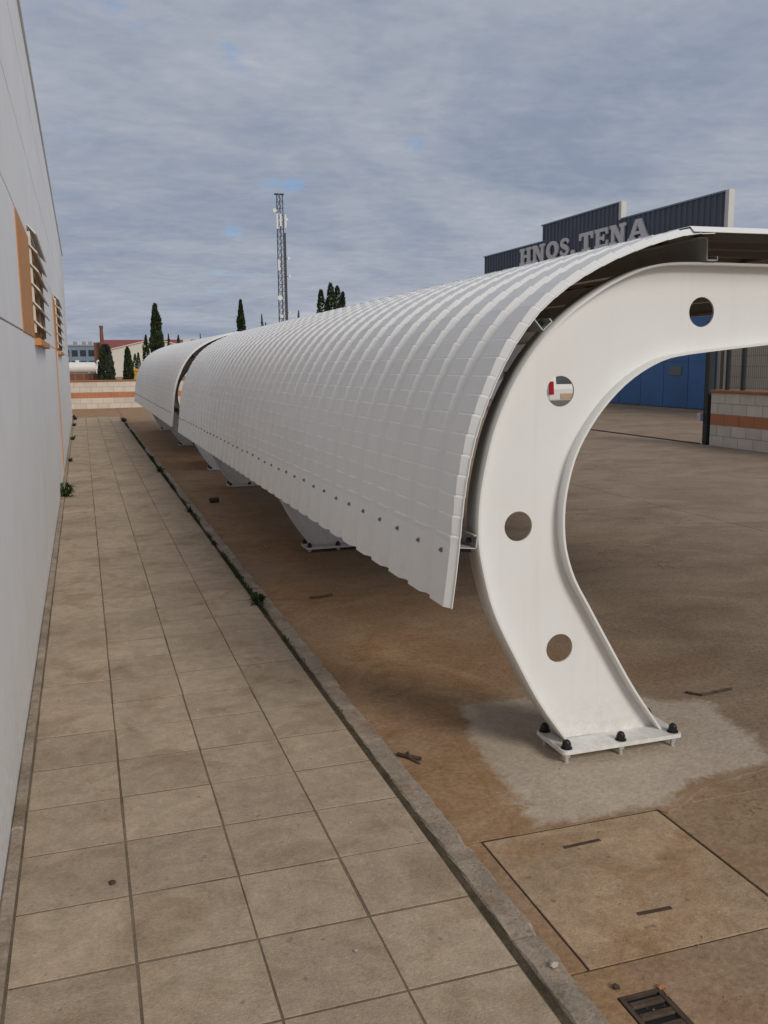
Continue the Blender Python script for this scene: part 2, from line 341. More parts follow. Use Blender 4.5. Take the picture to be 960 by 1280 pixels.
pav = empty('pavement', (0,0,0), label='path of square brown paving tiles between the white wall and the kerb', cat='pavement', kind='structure')
MB().box((-0.329, -4, -0.3), (1.018, 29, -0.0024)).build('mortar_bed', MT['mortar'], pav)
TX = [-0.283, 0.045, 0.375, 0.703, 1.019]; SY = 0.338; Y0 = 2.355 - 7*SY
tmesh = {}
for c in range(4):
    w = TX[c+1]-TX[c]; mb = MB(); gj = 0.0034
    mb.box((-w/2+gj, -SY/2+gj+.0016, -0.05), (w/2-gj, SY/2-gj-.0016, 0.0), 0, 0.0008); tmesh[c] = mb.mesh('paving_tile', MT['tile'])
for r in range(75):
    for c in range(4):
        o = link('paving_tile', tmesh[c], pav, ((TX[c]+TX[c+1])/2 + R_.uniform(-.0015, .0015), Y0+(r+.5)*SY + R_.uniform(-.0015, .0015), R_.uniform(-.0006, .0006)))
        o.rotation_euler = (R_.uniform(-.0022, .0022), R_.uniform(-.0022, .0022), R_.uniform(-.005, .005))
mb = MB()
for r in list(range(-12, 0)) + list(range(75, 86)):
    for c in range(4):
        mb.box((TX[c]+.004, Y0+r*SY+.004, -0.05), (TX[c+1]-.004, Y0+(r+1)*SY-.004, R_.uniform(-.002, .001)), 0, 0.005)
mb.build('far_tiles', MT['tile'], pav, kind='stuff')
n = 30
for k in range(n):
    y0 = -3.2 + k*1.07
    MB().box((-0.328, y0+.004, -0.05), (-0.288, y0+1.066, 0.012+R_.uniform(-.003, .003)), 0, 0.006).build('edging_strip', MT['kerb'], pav)

kerb = empty('kerb', (0,0,0), label='narrow row of grey concrete kerb stones edging the paved path', cat='kerb', kind='structure')
for k in range(31):
    y0 = 2.131 + 1.07*(k-6)
    mb = MB(); ny = 20; rows_ = []
    for t in range(ny+1):
        y = .004+1.062*t/ny; e1, e2 = R_.uniform(.003, .012), R_.uniform(.004, .018); c1_, c2_ = R_.uniform(.003, .010), R_.uniform(.003, .014)
        if t in (0, ny): c1_ += .006; c2_ += .006
        if R_.random() < .07: e2 += R_.uniform(.01, .025); c2_ += R_.uniform(.006, .014)
        tz = -0.006 if t in (0, ny) else 0.0
        rows_ += [(1.046, y, -.3), (1.046+R_.uniform(0, .003), y, -c1_), (1.046+e1, y, tz+R_.uniform(-.0012, .0012)), (1.138-e2, y, tz+R_.uniform(-.0012, .0012)), (1.138-R_.uniform(0, .003), y, -c2_), (1.138, y, -.3)]
    mb.add(rows_, [(6*t+k+1, 6*t+k, 6*t+6+k, 6*t+7+k) for t in range(ny) for k in range(5)] + [(0,1,2,3,4,5), tuple(6*ny+k for k in (5,4,3,2,1,0))])
    o = mb.build('kerb_stone', MT['kerb'], kerb, (R_.uniform(-.002,.002), y0, R_.uniform(-.006, .002)))
    o.rotation_euler.z = R_.uniform(-.003, .003)
MB().box((1.0192, -4, -0.3), (1.0455, 28.9, -0.006)).build('soil_joint', MT['moss'], kerb)

# ------------------------------------------------------------------ white warehouse on the left
WX, WY0, WY1, WTOP = -0.33, -6.0, 28.8, 4.66
wh = empty('warehouse', (WX, 0, 0), label='long white panelled warehouse with orange trimmed louvred windows beside the path', cat='building')
def wpart(name, a, b, m, parent=wh, bev=0): return MB().box((a[0]-WX, a[1], a[2]), (b[0]-WX, b[1], b[2]), 0, bev).build(name, m, parent)
wpart('wall_core', (-9.0, WY0, -0.06), (WX-0.03, WY1-0.02, WTOP-0.02), MT['coping'])
WINS = [(6.25, 7.75, 9.85), (14.15, 15.4, 18.4)]
bands = [(-0.06, 1.80), (1.812, 2.555), (2.567, 3.30), (3.312, 4.05), (4.062, WTOP)]
for i, (z0, z1) in enumerate(bands):
    segs = [(WY0, WY1)]
    if i == 1:
        segs = []; y = WY0
        for (a, b, c) in WINS: segs.append((y, a)); y = c
        segs.append((y, WY1))
    for a, b in segs: wpart('wall_panel', (WX-0.05, a, z0), (WX, b, z1), MT['wall_white'])
wpart('end_wall', (-9.0, WY1-0.015, -0.06), (WX-0.051, WY1, WTOP), MT['wall_white'])
wpart('coping', (-9.1, WY0, WTOP+0.002), (WX+0.02, WY1+0.04, WTOP+0.05), MT['trim'])
def window(a, b, c):
    w = MB().box((-0.048, b, 1.803), (-0.02, c, 2.552)).build('window', MT['orange'], wh)
    MB().box((-0.05, a, 1.803), (0.006, b-.004, 2.552)).build('orange_panel', MT['orange'], w)
    MB().box((-0.04, b+.0, 1.745), (0.05, c+0.02, 1.799), 0, 0.01).build('sill', MT['orange'], w)
    for y in (b, (b+c)/2, c-0.04):
        mb = MB(); mb.box((0.0, y, 1.84), (0.022, y+0.035, 2.60)); mb.build('bracket', MT['louvre'], w)
    for k in range(6):
        z = 1.87 + k*0.141
        mb = MB(); V = [(0.002, z+.07), (0.062, z+0.0), (0.068, z+0.010), (0.008, z+.08)]
        vs = [(u, b-0.02, v) for u, v in V] + [(u, c+0.02, v) for u, v in V]
        mb.add(vs, [(3,2,1,0),(4,5,6,7),(0,1,5,4),(1,2,6,5),(2,3,7,6),(3,0,4,7)])
        mb.build('louvre_blade', MT['louvre'], w)
for t in WINS: window(*t)
mb = MB(); mb.box((-0.02, 14.02, 0.0), (0.012, 14.13, 2.56)); mb.build('orange_strip', MT['orange'], wh)

# ------------------------------------------------------------------ carports
FY = 3.27                       # plane of the first frame's web
sc = 0.9944
def S_(p): return (p[0]*sc, CAM_H+(p[1]-CAM_H)*sc)
OUT = [(1.832,0.015),(1.699,0.206),(1.599,0.388),(1.492,0.608),(1.438,0.806),(1.424,0.915),(1.425,1.018),(1.438,1.127),(1.472,1.278),(1.511,1.390),(1.567,1.505),(1.627,1.597),(1.693,1.676),(1.777,1.753),(1.850,1.808),(1.961,1.876),(2.077,1.929),(2.167,1.956),(2.273,1.970),(2.446,1.973),(2.707,1.972),(3.6,1.971),(4.86,1.970)]
INN = [(2.288,0.015),(2.143,0.220),(2.008,0.445),(1.917,0.602),(1.852,0.716),(1.812,0.832),(1.799,0.947),(1.807,1.069),(1.846,1.215),(1.917,1.340),(2.005,1.443),(2.100,1.520),(2.210,1.577),(2.309,1.602),(2.516,1.624),(2.730,1.643),(3.6,1.72),(4.86,1.845)]
po = [Vector((a, b, 0)) for a, b in OUT]; pi_ = [Vector((a, b, 0)) for a, b in INN]
po, _ = resample(spline(po, 12), 110); pi_, _ = resample(spline(pi_, 12), 100)
po = [p for p in po]; po[0].y = pi_[0].y = 0.015
HOLES = [(2.443, 1.780), (1.798, 1.470), (1.620, 0.939), (1.814, 0.414), (3.08, 1.80), (3.72, 1.83)]
FT = 0.009; FW = 0.116
def flange(P, side):
    """strip of thickness FT lying outside/inside the polyline, FW wide"""
    mb = MB(); V = []
    for i, p in enumerate(P):
        d = (P[min(i+1, len(P)-1)] - P[max(i-1, 0)]).normalized(); nrm = Vector((-d.y, d.x, 0))*side
        q = p - nrm*FT
        V += [(p.x, -FW/2, p.y), (p.x, FW/2, p.y), (q.x, FW/2, q.y), (q.x, -FW/2, q.y)]
    n = len(P)
    for k in range(4):
        fs = [(4*i+k, 4*i+(k+1) % 4, 4*i+4+(k+1) % 4, 4*i+4+k) for i in range(n-1)]
        if side < 0: fs = [tuple(reversed(f)) for f in fs]
        mb2 = (V, fs); mb.f += fs; mb.m += [0]*len(fs); mb.sm += [k in (0, 2)]*len(fs)
    mb.v = V
    mb.f += [(0,3,2,1), (4*n-4,4*n-3,4*n-2,4*n-1)]; mb.m += [0,0]; mb.sm += [False, False]
    return mb
def inset(P, side, d):
    out = []
    for i, p in enumerate(P):
        t = (P[min(i+1, len(P)-1)] - P[max(i-1, 0)]).normalized(); out.append(p - Vector((-t.y, t.x, 0))*side*d)
    return out
web_o, web_i = inset(po, 1, FT*0.6), inset(pi_, -1, FT*0.6)
loop = [(p.x, p.y) for p in web_o] + [(p.x, p.y) for p in reversed(web_i)]
hl = [[(hx+0.0605*math.cos(t), hz+0.0605*math.sin(t)) for t in (2*math.pi*k/40 for k in range(40))] for hx, hz in HOLES]
V, Fs = fill_outline([loop]+hl, 0.008, lambda u, v, w: (u, -w, v))
wm = MB(); wm.add(V, Fs); WEB = wm.mesh('frame', MT['steel_white'])
FLO = flange(po, 1).mesh('flange', MT['steel_white']); FLI = flange(pi_, -1).mesh('flange', MT['steel_white'])
# base plate with rounded corners, bolts with dome caps
def rounded(x0, y0, x1, y1, r, n=5):
    P = []
    for cx_, cy_, a0 in ((x1-r, y1-r, 0), (x0+r, y1-r, 90), (x0+r, y0+r, 180), (x1-r, y0+r, 270)):
        for k in range(n+1): t = math.radians(a0+90*k/n); P.append((cx_+r*math.cos(t), cy_+r*math.sin(t)))
    return P
V, Fs = fill_outline([rounded(1.775, -0.125, 2.345, 0.125, 0.018)], 0.018, lambda u, v, w: (u, v, 0.006+w))
bp = MB(); bp.add(V, Fs); PLATE = bp.mesh('base_plate', MT['steel_white'])
bo = MB()
bo.tube((0,0,-0.075), (0,0,0.0), 0.009, n=8, mi=1)
bo.tube((0,0,-0.022), (0,0,-0.006), 0.017, n=6, mi=1)
bo.tube((0,0,0.015), (0,0,0.019), 0.024, n=14, mi=0); bo.tube((0,0,0.019), (0,0,0.036), 0.020, 0.019, n=6, mi=0)
for k in range(4): a, b = k*22.5, (k+1)*22.5; bo.tube((0,0,.036+.017*math.sin(math.radians(a))), (0,0,.036+.017*math.sin(math.radians(b))), 0.017*math.cos(math.radians(a)), max(.001, 0.017*math.cos(math.radians(b))), n=12, mi=0, caps=False)
BOLT = bo.mesh('anchor_bolt', [MT['black'], MT['galv']])
bolts = [(1.805,-0.095),(2.06,-0.095),(2.315,-0.095),(1.805,0.095),(2.06,0.095),(2.315,0.095)]

# roof profile: low level of the sheet, from the bottom lip round to the flat top
PR = [(1.225,0.705),(1.240,0.810),(1.253,0.916),(1.274,1.105),(1.301,1.255),(1.339,1.385),(1.393,1.510),(1.449,1.615),(1.510,1.702),(1.584,1.784),(1.701,1.872),(1.829,1.941),(1.927,1.982),(2.027,2.017),(2.122,2.043),(2.200,2.058),(2.290,2.063)]
PR = [(x*1.0167, 1.6+(z-1.6)*1.0167-0.008*max(0, min(1, (z-1.6)/0.4))) for x, z in PR]
ZT = PR[-1][1]
pp = spline([Vector((a, b, 0)) for a, b in PR], 24)
PL, LTOT = resample(pp, 1600)
def at_s(s):
    t = max(0, min(1, s/LTOT))*(len(PL)-1); i = min(len(PL)-2, int(t)); p = PL[i].lerp(PL[i+1], t-i)
    d = (PL[min(i+8, len(PL)-1)]-PL[max(0, i-7)]).normalized(); return p, Vector((-d.y, d.x, 0))
smp = [(0.0, 0), (0.12, 0), (0.24, 0)]
s = 0.27
while s < LTOT-0.05:
    smp += [(s-.0075, .0035), (s, -.003), (s+.004, -.001)]; s += 0.0745
smp.append((LTOT, 0))
PITCH, DEP = 0.252, 0.022
yp = [(0.0, 0.0)]
for k in range(4):
    b = k*PITCH; yp += [(b+.008, 0), (b+.034, 1), (b+.172, 1), (b+.198, 0)]
yp += [(4*PITCH, 0)]
def sheet(rows, yp):
    """rows: (point, normal, offset); closed thin shell, outer faces slot 0, inner faces slot 1"""
    T = 0.003; mb = MB(); ny, nr = len(yp), len(rows)
    for sgn in (0, 1):
        for p, nr_, off in rows:
            for y, d in yp:
                q = p + nr_*(off*(0.35+0.65*d) + DEP*d - T*sgn); mb.v.append((q.x, y, q.y))
    N = ny*nr
    for i in range(nr-1):
        for j in range(ny-1):
            a = i*ny+j; f = (a, a+1, a+ny+1, a+ny)
            mb.f.append(tuple(reversed(f))); mb.m.append(0); mb.sm.append(False)
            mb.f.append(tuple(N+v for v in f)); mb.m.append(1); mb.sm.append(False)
    for i in range(nr-1):
        for j, fl in ((0, 0), (ny-1, 1)):
            a = i*ny+j; f = (a, a+ny, N+a+ny, N+a); mb.f.append(f if fl else tuple(reversed(f))); mb.m.append(0); mb.sm.append(False)
    for j in range(ny-1):
        for i, fl in ((0, 0), (nr-1, 1)):
            a = i*ny+j; f = (a, N+a, N+a+1, a+1); mb.f.append(f if fl else tuple(reversed(f))); mb.m.append(0); mb.sm.append(False)
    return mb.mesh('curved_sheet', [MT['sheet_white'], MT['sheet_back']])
rows = [(*at_s(a), o) for a, o in smp]
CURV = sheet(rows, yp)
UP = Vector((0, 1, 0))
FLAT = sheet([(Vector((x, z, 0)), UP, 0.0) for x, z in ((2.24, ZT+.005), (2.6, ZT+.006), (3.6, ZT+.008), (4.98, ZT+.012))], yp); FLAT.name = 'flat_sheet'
sm_ = MB(); sm_.tube((0,0,0), (-0.005,0,0), 0.0095, n=8); sm_.tube((-0.005,0,0), (-0.011,0,0), 0.0065, n=6); SCREW = sm_.mesh('screw', MT['screw'])
st_ = MB(); st_.tube((0,0,0), (0,0,0.005), 0.009, n=8); st_.tube((0,0,.005), (0,0,0.012), 0.006, n=6); SCREWT = st_.mesh('screw', MT['screw'])
PURL = [(0.205, 0.138, 1), (1.18, 0.110, 1)]      # arc position, depth
def purlin_mesh(p, nrm, depth, Ln, up=1):
    t = Vector((-nrm.y, nrm.x, 0))*up; T = 0.004; mb = MB()
    def plate(a, b, off, y0, y1):
        d = (b-a).normalized(); w = Vector((-d.y, d.x, 0))*T/2
        P = [a+w, b+w, b-w, a-w]; vs = [(q.x, y0, q.y) for q in P]+[(q.x, y1, q.y) for q in P]
        mb.add(vs, [(0,1,2,3),(7,6,5,4),(0,4,5,1),(1,5,6,2),(2,6,7,3),(3,7,4,0)])
    top = p - nrm*0.004; bot = p - nrm*(depth-0.004)
    plate(top - nrm*.003, bot + nrm*.003, 0, 0, Ln)
    plate(bot, bot - t*0.052, 0, 0, Ln); plate(bot - t*0.05 , bot - t*0.05 + nrm*0.016, 0, 0.0, Ln)
    plate(top, top + t*0.045, 0, 0, Ln)
    return mb.mesh('purlin', MT['galv'])
def carport(y_first, y_roof, label):
    root = empty('carport', (0, y_first, BASE_Z), label=label, cat='carport', group='white curved carports along the kerb')
    up = -BASE_Z
    for k in range(3):
        fr = link('frame', WEB, root, (0, k*4.53, up))
        link('flange', FLO, fr); link('flange', FLI, fr); link('base_plate', PLATE, fr)
        MB().box((4.83, -0.058, 1.82), (4.838, 0.058, 1.985)).build('end_plate', MT['steel_white'], fr)
        for bx_, by_ in bolts: link('anchor_bolt', BOLT, fr, (bx_, by_, 0))
    r0 = y_roof - y_first; nS = 10; Ln = nS*4*PITCH
    for k in range(nS):
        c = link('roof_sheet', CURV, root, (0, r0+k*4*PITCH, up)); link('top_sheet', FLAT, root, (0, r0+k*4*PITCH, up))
        for j in range(4):
            p, nr_ = at_s(0.20); q = p + nr_*(DEP+.0005)
            link('screw', SCREW, c, (q.x, j*PITCH+0.112+R_.uniform(-.006, .006), q.y+R_.uniform(-.006, .006)))
    pos = []
    for s_, dp, u in PURL: p, nr_ = at_s(s_); pos.append((p, nr_, dp, u))
    for x in (2.405, 3.25, 4.1): pos.append((Vector((x, ZT+.006, 0)), UP, ZT+.006-1.976, 1))
    pos.append((Vector((4.93, ZT+.01, 0)), UP, 0.13, -1))
    for i, (p, nr_, dp, u) in enumerate(pos):
        pu = link('purlin', purlin_mesh(p, nr_, dp, Ln-0.3-r0*0, u), root, (0, -0.075, up))
        for k in range(3):
            yy = k*4.53 + 0.075
            bot = p - nr_*(dp-0.012); t = Vector((-nr_.y, nr_.x, 0))*u
            q = bot - t*0.025
            mb = MB(); e = q + nr_*0.014; mb.tube((q.x, 0, q.y), (e.x, 0, e.y), 0.011, n=6); mb.build('bolt', MT['black'], pu, (0, yy-0.03, 0))
            q2 = p - nr_*0.05 - t*0.004; e2 = q2 - t*0.014
            mb = MB(); mb.tube((q2.x, 0, q2.y), (e2.x, 0, e2.y), 0.011, n=6); mb.build('bolt', MT['black'], pu, (0, yy-0.02, 0))
            if i == 0:      # rubber pad between purlin and frame
                a = bot + t*0.004; mb = MB(); b2 = a + nr_*0.055
                w = t*0.016; P = [a, b2, b2 + w, a + w]
                vs = [(v.x, -0.05, v.y) for v in P]+[(v.x, 0.05, v.y) for v in P]
                mb.add(vs, [(0,1,2,3),(7,6,5,4),(0,4,5,1),(1,5,6,2),(2,6,7,3),(3,7,4,0)]); mb.build('pad', MT['black'], pu, (0, yy, 0))
    return root
c1 = carport(FY, 3.05, 'white ribbed curved carport whose column base stands on the pale concrete patch')
c2 = carport(14.32, 14.1, 'white ribbed curved carport between the other carport and the far block wall')

c1.rotation_euler.x = -0.005; c2.location.z -= 0.04      # the row follows the yard's slight fall

# ------------------------------------------------------------------ inspection cover, drain, debris
ic = MB().box((1.222, 1.997, -0.1), (1.919, 2.7065, -0.0495), 0, 0.0015).build('inspection_cover', MT['cover'], None, label='square ochre concrete inspection cover with two dark lifting slots', cat='cover')
for (a, b) in (((1.467, 2.584), (1.611, 2.590)), ((1.488, 2.173), (1.603, 2.169))):
    d = Vector((b[0]-a[0], b[1]-a[1], 0)).normalized(); nn = Vector((-d.y, d.x, 0))*0.007
    A, B = Vector((*a, 0)), Vector((*b, 0)); P = [A-nn, B-nn, B+nn, A+nn]
    mb = MB(); mb.add([(p.x, p.y, -0.06) for p in P]+[(p.x, p.y, -0.0475) for p in P], [(0,3,2,1),(4,5,6,7),(0,1,5,4),(1,2,6,5),(2,3,7,6),(3,0,4,7)])
    mb.build('lifting_slot', MT['iron'], ic)
for a, b in (((1.213, 1.9905, -0.07), (1.926, 1.9975, -0.0525)), ((1.213, 2.7055, -0.07), (1.926, 2.7195, -0.0525)), ((1.213, 1.9976, -0.07), (1.2225, 2.7054, -0.0545)), ((1.9185, 1.9976, -0.07), (1.9265, 2.7054, -0.0545))):
    MB().box(a, b).build('dirt_joint', MT['dirt'], ic)
dg = empty('drain_grate', (1.295, 1.723, YARD_Z-0.008), label='small rusty drain grate with iron bars beside the kerb', cat='drain')
mb = MB(); mb.box((-0.062, -0.15, -0.006), (-0.05, 0.15, 0.009)); mb.box((0.05, -0.15, -0.006), (0.062, 0.15, 0.009)); mb.box((-0.0499, 0.138, -0.006), (0.0499, 0.15, 0.009)); mb.box((-0.0499, -0.15, -0.006), (0.0499, -0.138, 0.009)); mb.build('rim', MT['iron'], dg)
MB().box((-0.0499, -0.1379, -0.006), (0.0499, 0.1379, 0.002)).build('sump', MT['black'], dg)
for k in range(6): MB().box((-0.0495, -0.122+k*0.045, 0.0025), (0.0495, -0.100+k*0.045, 0.010), 0, 0.003).build('bar', MT['iron'], dg)
def rock(name, loc, r, m, label, cat, seed, group=None, flat=0.6):
    q = random.Random(seed); bm = bmesh.new(); bmesh.ops.create_icosphere(bm, subdivisions=1, radius=r)
    for v in bm.verts: v.co *= q.uniform(0.7, 1.2); v.co.z *= flat
    zmin = min(v.co.z for v in bm.verts)
    for v in bm.verts: v.co.z -= zmin + 0.001
    me = bpy.data.meshes.new(name); bm.to_mesh(me); bm.free(); me.materials.append(m); return link(name, me, None, loc, label=label, cat=cat, group=group)
rock('brick_chip', (1.358, 1.872, YARD_Z), 0.011, MT['brickbit'], 'tiny orange brick chip at the corner of the drain grate', 'chip', 1)
rock('brick_chip', (1.245, 1.905, YARD_Z), 0.012, MT['iron'], 'rusty brown chip beside the drain grate and the kerb', 'chip', 2)
rock('pebble', (1.10, 1.98, -0.001), 0.014, MT['pebble'], 'pale pebble lying on the kerb stone beside the drain', 'pebble', 3)
rock('pebble', (0.62, 2.21, 0), 0.008, MT['pebble'], 'tiny pale pebbles lying on the paving tiles', 'pebble', 4, 'pebbles on the path')
for i, (x, y) in enumerate([(0.14, 4.02), (0.56, 3.83), (0.42, 4.15), (0.35, 5.6), (0.80, 2.9)]):
    rock('pebble', (x, y, 0), 0.006, MT['pebble'], 'tiny pale pebbles lying on the paving tiles', 'pebble', 10+i, 'pebbles on the path')
rock('dropping', (-0.005, 2.775, 0), 0.011, MT['iron'], 'small dark clod lying on a paving tile beside the wall', 'clod', 5)
def stick(pts, r, label, m=MT['iron'], name='iron_scrap', cat='scrap'):
    mb = MB()
    for a, b in zip(pts, pts[1:]): mb.tube((a[0], a[1], YARD_Z+r*a[2]), (b[0], b[1], YARD_Z+r*b[2]), r, r*0.9, n=6)
    return mb.build(name, m, None, label=label, cat=cat)
stick([(2.758,3.69,.8),(2.80,3.63,.8),(3.0,3.655,.8)], 0.008, 'bent rusty rod lying on the yard near the white column base')
stick([(1.172,3.475,.7),(1.205,3.43,1.0),(1.25,3.40,.7)], 0.010, 'short dark crooked scrap lying against the kerb beside the concrete patch')
stick([(1.22,3.48,.7),(1.205,3.43,1.0),(1.23,3.365,.6)], 0.007, 'thin dark twig crossing the crooked scrap beside the kerb', MT['bark'], 'twig', 'twig')
stick([(1.43,6.14,.8),(1.51,6.13,.9),(1.60,6.17,.8)], 0.011, 'dark stick lying on the reddish soil under the carport edge', MT['bark'], 'twig', 'twig')
stick([(1.36,10.9,.8),(1.46,10.93,.9)], 0.035, 'dark clod of earth on the reddish soil near the weedy kerb', MT['moss'], 'earth_clod', 'clod')

# ------------------------------------------------------------------ block walls, fence, gate
BLK = MB().box((0.006, -0.1, 0.006), (0.394, 0.1, 0.194)).mesh('block', MT['block'])
BLKO = MB().box((0.006, -0.1, 0.006), (0.394, 0.1, 0.194)).mesh('block', MT['block_orange'])
HALF = MB().box((0.006, -0.1, 0.006), (0.194, 0.1, 0.194)).mesh('block', MT['block'])
def block_wall(loc, rz, n, label):
    w = empty('block_wall', loc, label=label, cat='wall'); w.rotation_euler.z = rz; L = n*0.4
    MB().box((0.004, -0.092, -0.01), (L-0.004, 0.092, 1.0)).build('mortar_core', MT['block_mortar'], w)
    for r in range(5):
        off = 0.2 if r % 2 else 0.0; x = 0.0
        if off: link('block', HALF, w, (0, 0, r*.2)); x = 0.2
        while x < L-0.3: link('block', BLKO if r == 2 else BLK, w, (x, 0, r*.2)); x += 0.4
        if off: link('block', HALF, w, (L-0.2, 0, r*.2))
    x = 0.0; k = 0
    while x < L-0.01:
        e = min(L, x+0.8); MB().box((x+.003, -0.135, 1.002), (e-.003, 0.135, 1.05), 0, 0.012).build('cap_stone', MT['cap'], w); x = e
    return w
block_wall((-8.7, 36.0, BASE_Z), 0, 50, 'low cream block wall with orange stripe closing the far end of the path')
block_wall((11.3, 14.62, BASE_Z), -math.pi/2, 22, 'low cream block wall with orange stripe carrying the dark mesh fence')
block_wall((11.3, 35.85, BASE_Z), -math.pi/2, 21, 'low cream block wall with orange stripe beyond the gateway by the white van')
fn = empty('mesh_fence', (11.3, 14.3, BASE_Z+1.05), label='dark welded mesh fence standing on the low block wall', cat='fence')
for y in (0.0, -0.42, -2.4, -4.8, -7.2): MB().box((-0.03, y-0.03, 0), (0.03, y+0.03, 1.25)).build('post', MT['fence'], fn)
for a, b in ((-0.03, -0.39), (-0.45, -2.37), (-2.43, -4.77), (-4.83, -7.17)):
    mb = MB(); n = int((a-b)/0.05)
    for k in range(n+1): y = a+(b-a)*k/n; mb.tube((0, y, 0.03), (0, y, 1.2), 0.0028, n=4, caps=False)
    for k in range(7): z = 0.05+k*0.19; mb.tube((0.006, a, z), (0.006, b, z), 0.003, n=4, caps=False)
    mb.build('wire_panel', MT['fence'], fn, kind='stuff')
gp = empty('gate_post', (11.28, 14.80, BASE_Z), label='tall black steel gate post at the end of the fenced block wall', cat='post')
MB().box((-0.06, -0.06, 0), (0.06, 0.06, 2.3)).build('shaft', MT['fence'], gp); MB().box((-0.066, -0.066, 2.301), (0.066, 0.066, 2.33), 0, 0.02).build('cap', MT['fence'], gp)
MB().box((-0.12, 0.062, 0.45), (-0.02, 0.16, 0.60)).build('lock_box', MT['galv'], gp)
MB().box((11.16, 14.9, -0.06), (11.22, 21.4, -0.04)).build('gate_rail', MT['iron'], None, label='flush iron gate rail crossing the yard gateway', cat='rail', kind='structure')

# ------------------------------------------------------------------ workshop with the lettered fascia
BX = 18.5
ws = empty('workshop', (BX, 32.5, BASE_Z), label='workshop with blue doors and slate blue stepped fascia lettered HNOS. TENA', cat='building')
def wsp(name, a, b, m, parent=ws, bev=0):
    o = Vector((BX, 32.5, BASE_Z)); a = Vector(a)-o; b = Vector(b)-o; return MB().box(a, b, 0, bev).build(name, m, parent)
wsp('wall', (BX+0.05, 23.85, BASE_Z-.02), (BX+14, 41.2, 5.2), MT['render_grey'])
def cladding(y0, y1, z0, z1):
    mb = MB(); y = y0; pts = []
    while y < y1-1e-6:
        pts += [(y, 0.0), (y+.14, 0.0), (y+.17, -.035), (y+.26, -.035)]; y += 0.29
    pts = [(min(a, y1), b) for a, b in pts]+[(y1, 0.0)]
    P2 = [pts[0]]
    for q in pts[1:]:
        if q[0] > P2[-1][0]+1e-5: P2.append(q)
    vs = [(b, a-32.5, z0-BASE_Z) for a, b in P2]+[(b, a-32.5, z1-BASE_Z) for a, b in P2]; n = len(P2)
    mb.add(vs, [(i, n+i, n+i+1, i+1) for i in range(n-1)])
    mb.box((0.004, y0-32.5, z0-BASE_Z), (0.12, y1-32.5, z1-BASE_Z)); return mb
cladding(35.45, 41.2, 4.6, 6.33).build('fascia', MT['fascia'], ws)
cladding(29.62, 35.45, 4.6, 6.98).build('fascia', MT['fascia'], ws)
cladding(23.85, 29.62, 4.6, 6.40).build('fascia', MT['fascia'], ws)
wsp('trim', (BX-0.06, 23.68, 4.6), (BX+0.14, 23.845, 6.45), MT['trim'])
wsp('trim', (BX-0.06, 29.46, 6.402), (BX+0.14, 29.615, 7.03), MT['trim'])
for a, b, z in ((35.46, 41.25, 6.332), (29.62, 35.5, 6.982), (23.85, 29.45, 6.402)): wsp('top_trim', (BX-0.055, a, z), (BX+0.13, b, z+0.05), MT['blue_grey'])
for k in range(8):
    y = 24.0+k*1.32
    d = wsp('door_leaf', (BX-0.02, y+.012, BASE_Z+.03), (BX+0.03, y+1.308, 4.3), MT['door_blue'])
    for z in (1.45, 2.9): wsp('rail', (BX-0.036, y+.03, z), (BX-0.0205, y+1.29, z+.07), MT['door_blue'], d).matrix_parent_inverse = Matrix.Identity(4)
    if k in (1, 4, 6): wsp('vent', (BX-0.04, y+.35, 1.0), (BX-0.0205, y+.95, 1.28), MT['bumper'], d)
wsp('door_track', (BX-0.08, 23.9, 4.32), (BX+0.04, 34.7, 4.5), MT['fascia'])
# slab serif letters, unit box 1 wide, 1 high
def ell(cx_, cy_, rx, ry, n=28, rev=False):
    P = [(cx_+rx*math.cos(2*math.pi*k/n), cy_+ry*math.sin(2*math.pi*k/n)) for k in range(n)]; return P[::-1] if rev else P
def sglyph():
    c = spline([Vector(p) for p in ((.86,.70,0),(.74,.86,0),(.50,.905,0),(.26,.84,0),(.22,.68,0),(.40,.565,0),(.62,.46,0),(.79,.32,0),(.72,.15,0),(.48,.09,0),(.24,.15,0),(.12,.32,0))], 5)
    A, B = [], []
    for i, p in enumerate(c):
        d = (c[min(i+1, len(c)-1)]-c[max(i-1, 0)]).normalized(); n = Vector((-d.y, d.x, 0)); t = i/(len(c)-1); w = 0.075+0.06*math.sin(math.pi*t)**2
        if i in (0, len(c)-1): w = 0.10
        A.append(((p+n*w).x, (p+n*w).y)); B.append(((p-n*w).x, (p-n*w).y))
    return [A + B[::-1]]
s_ = 0.17
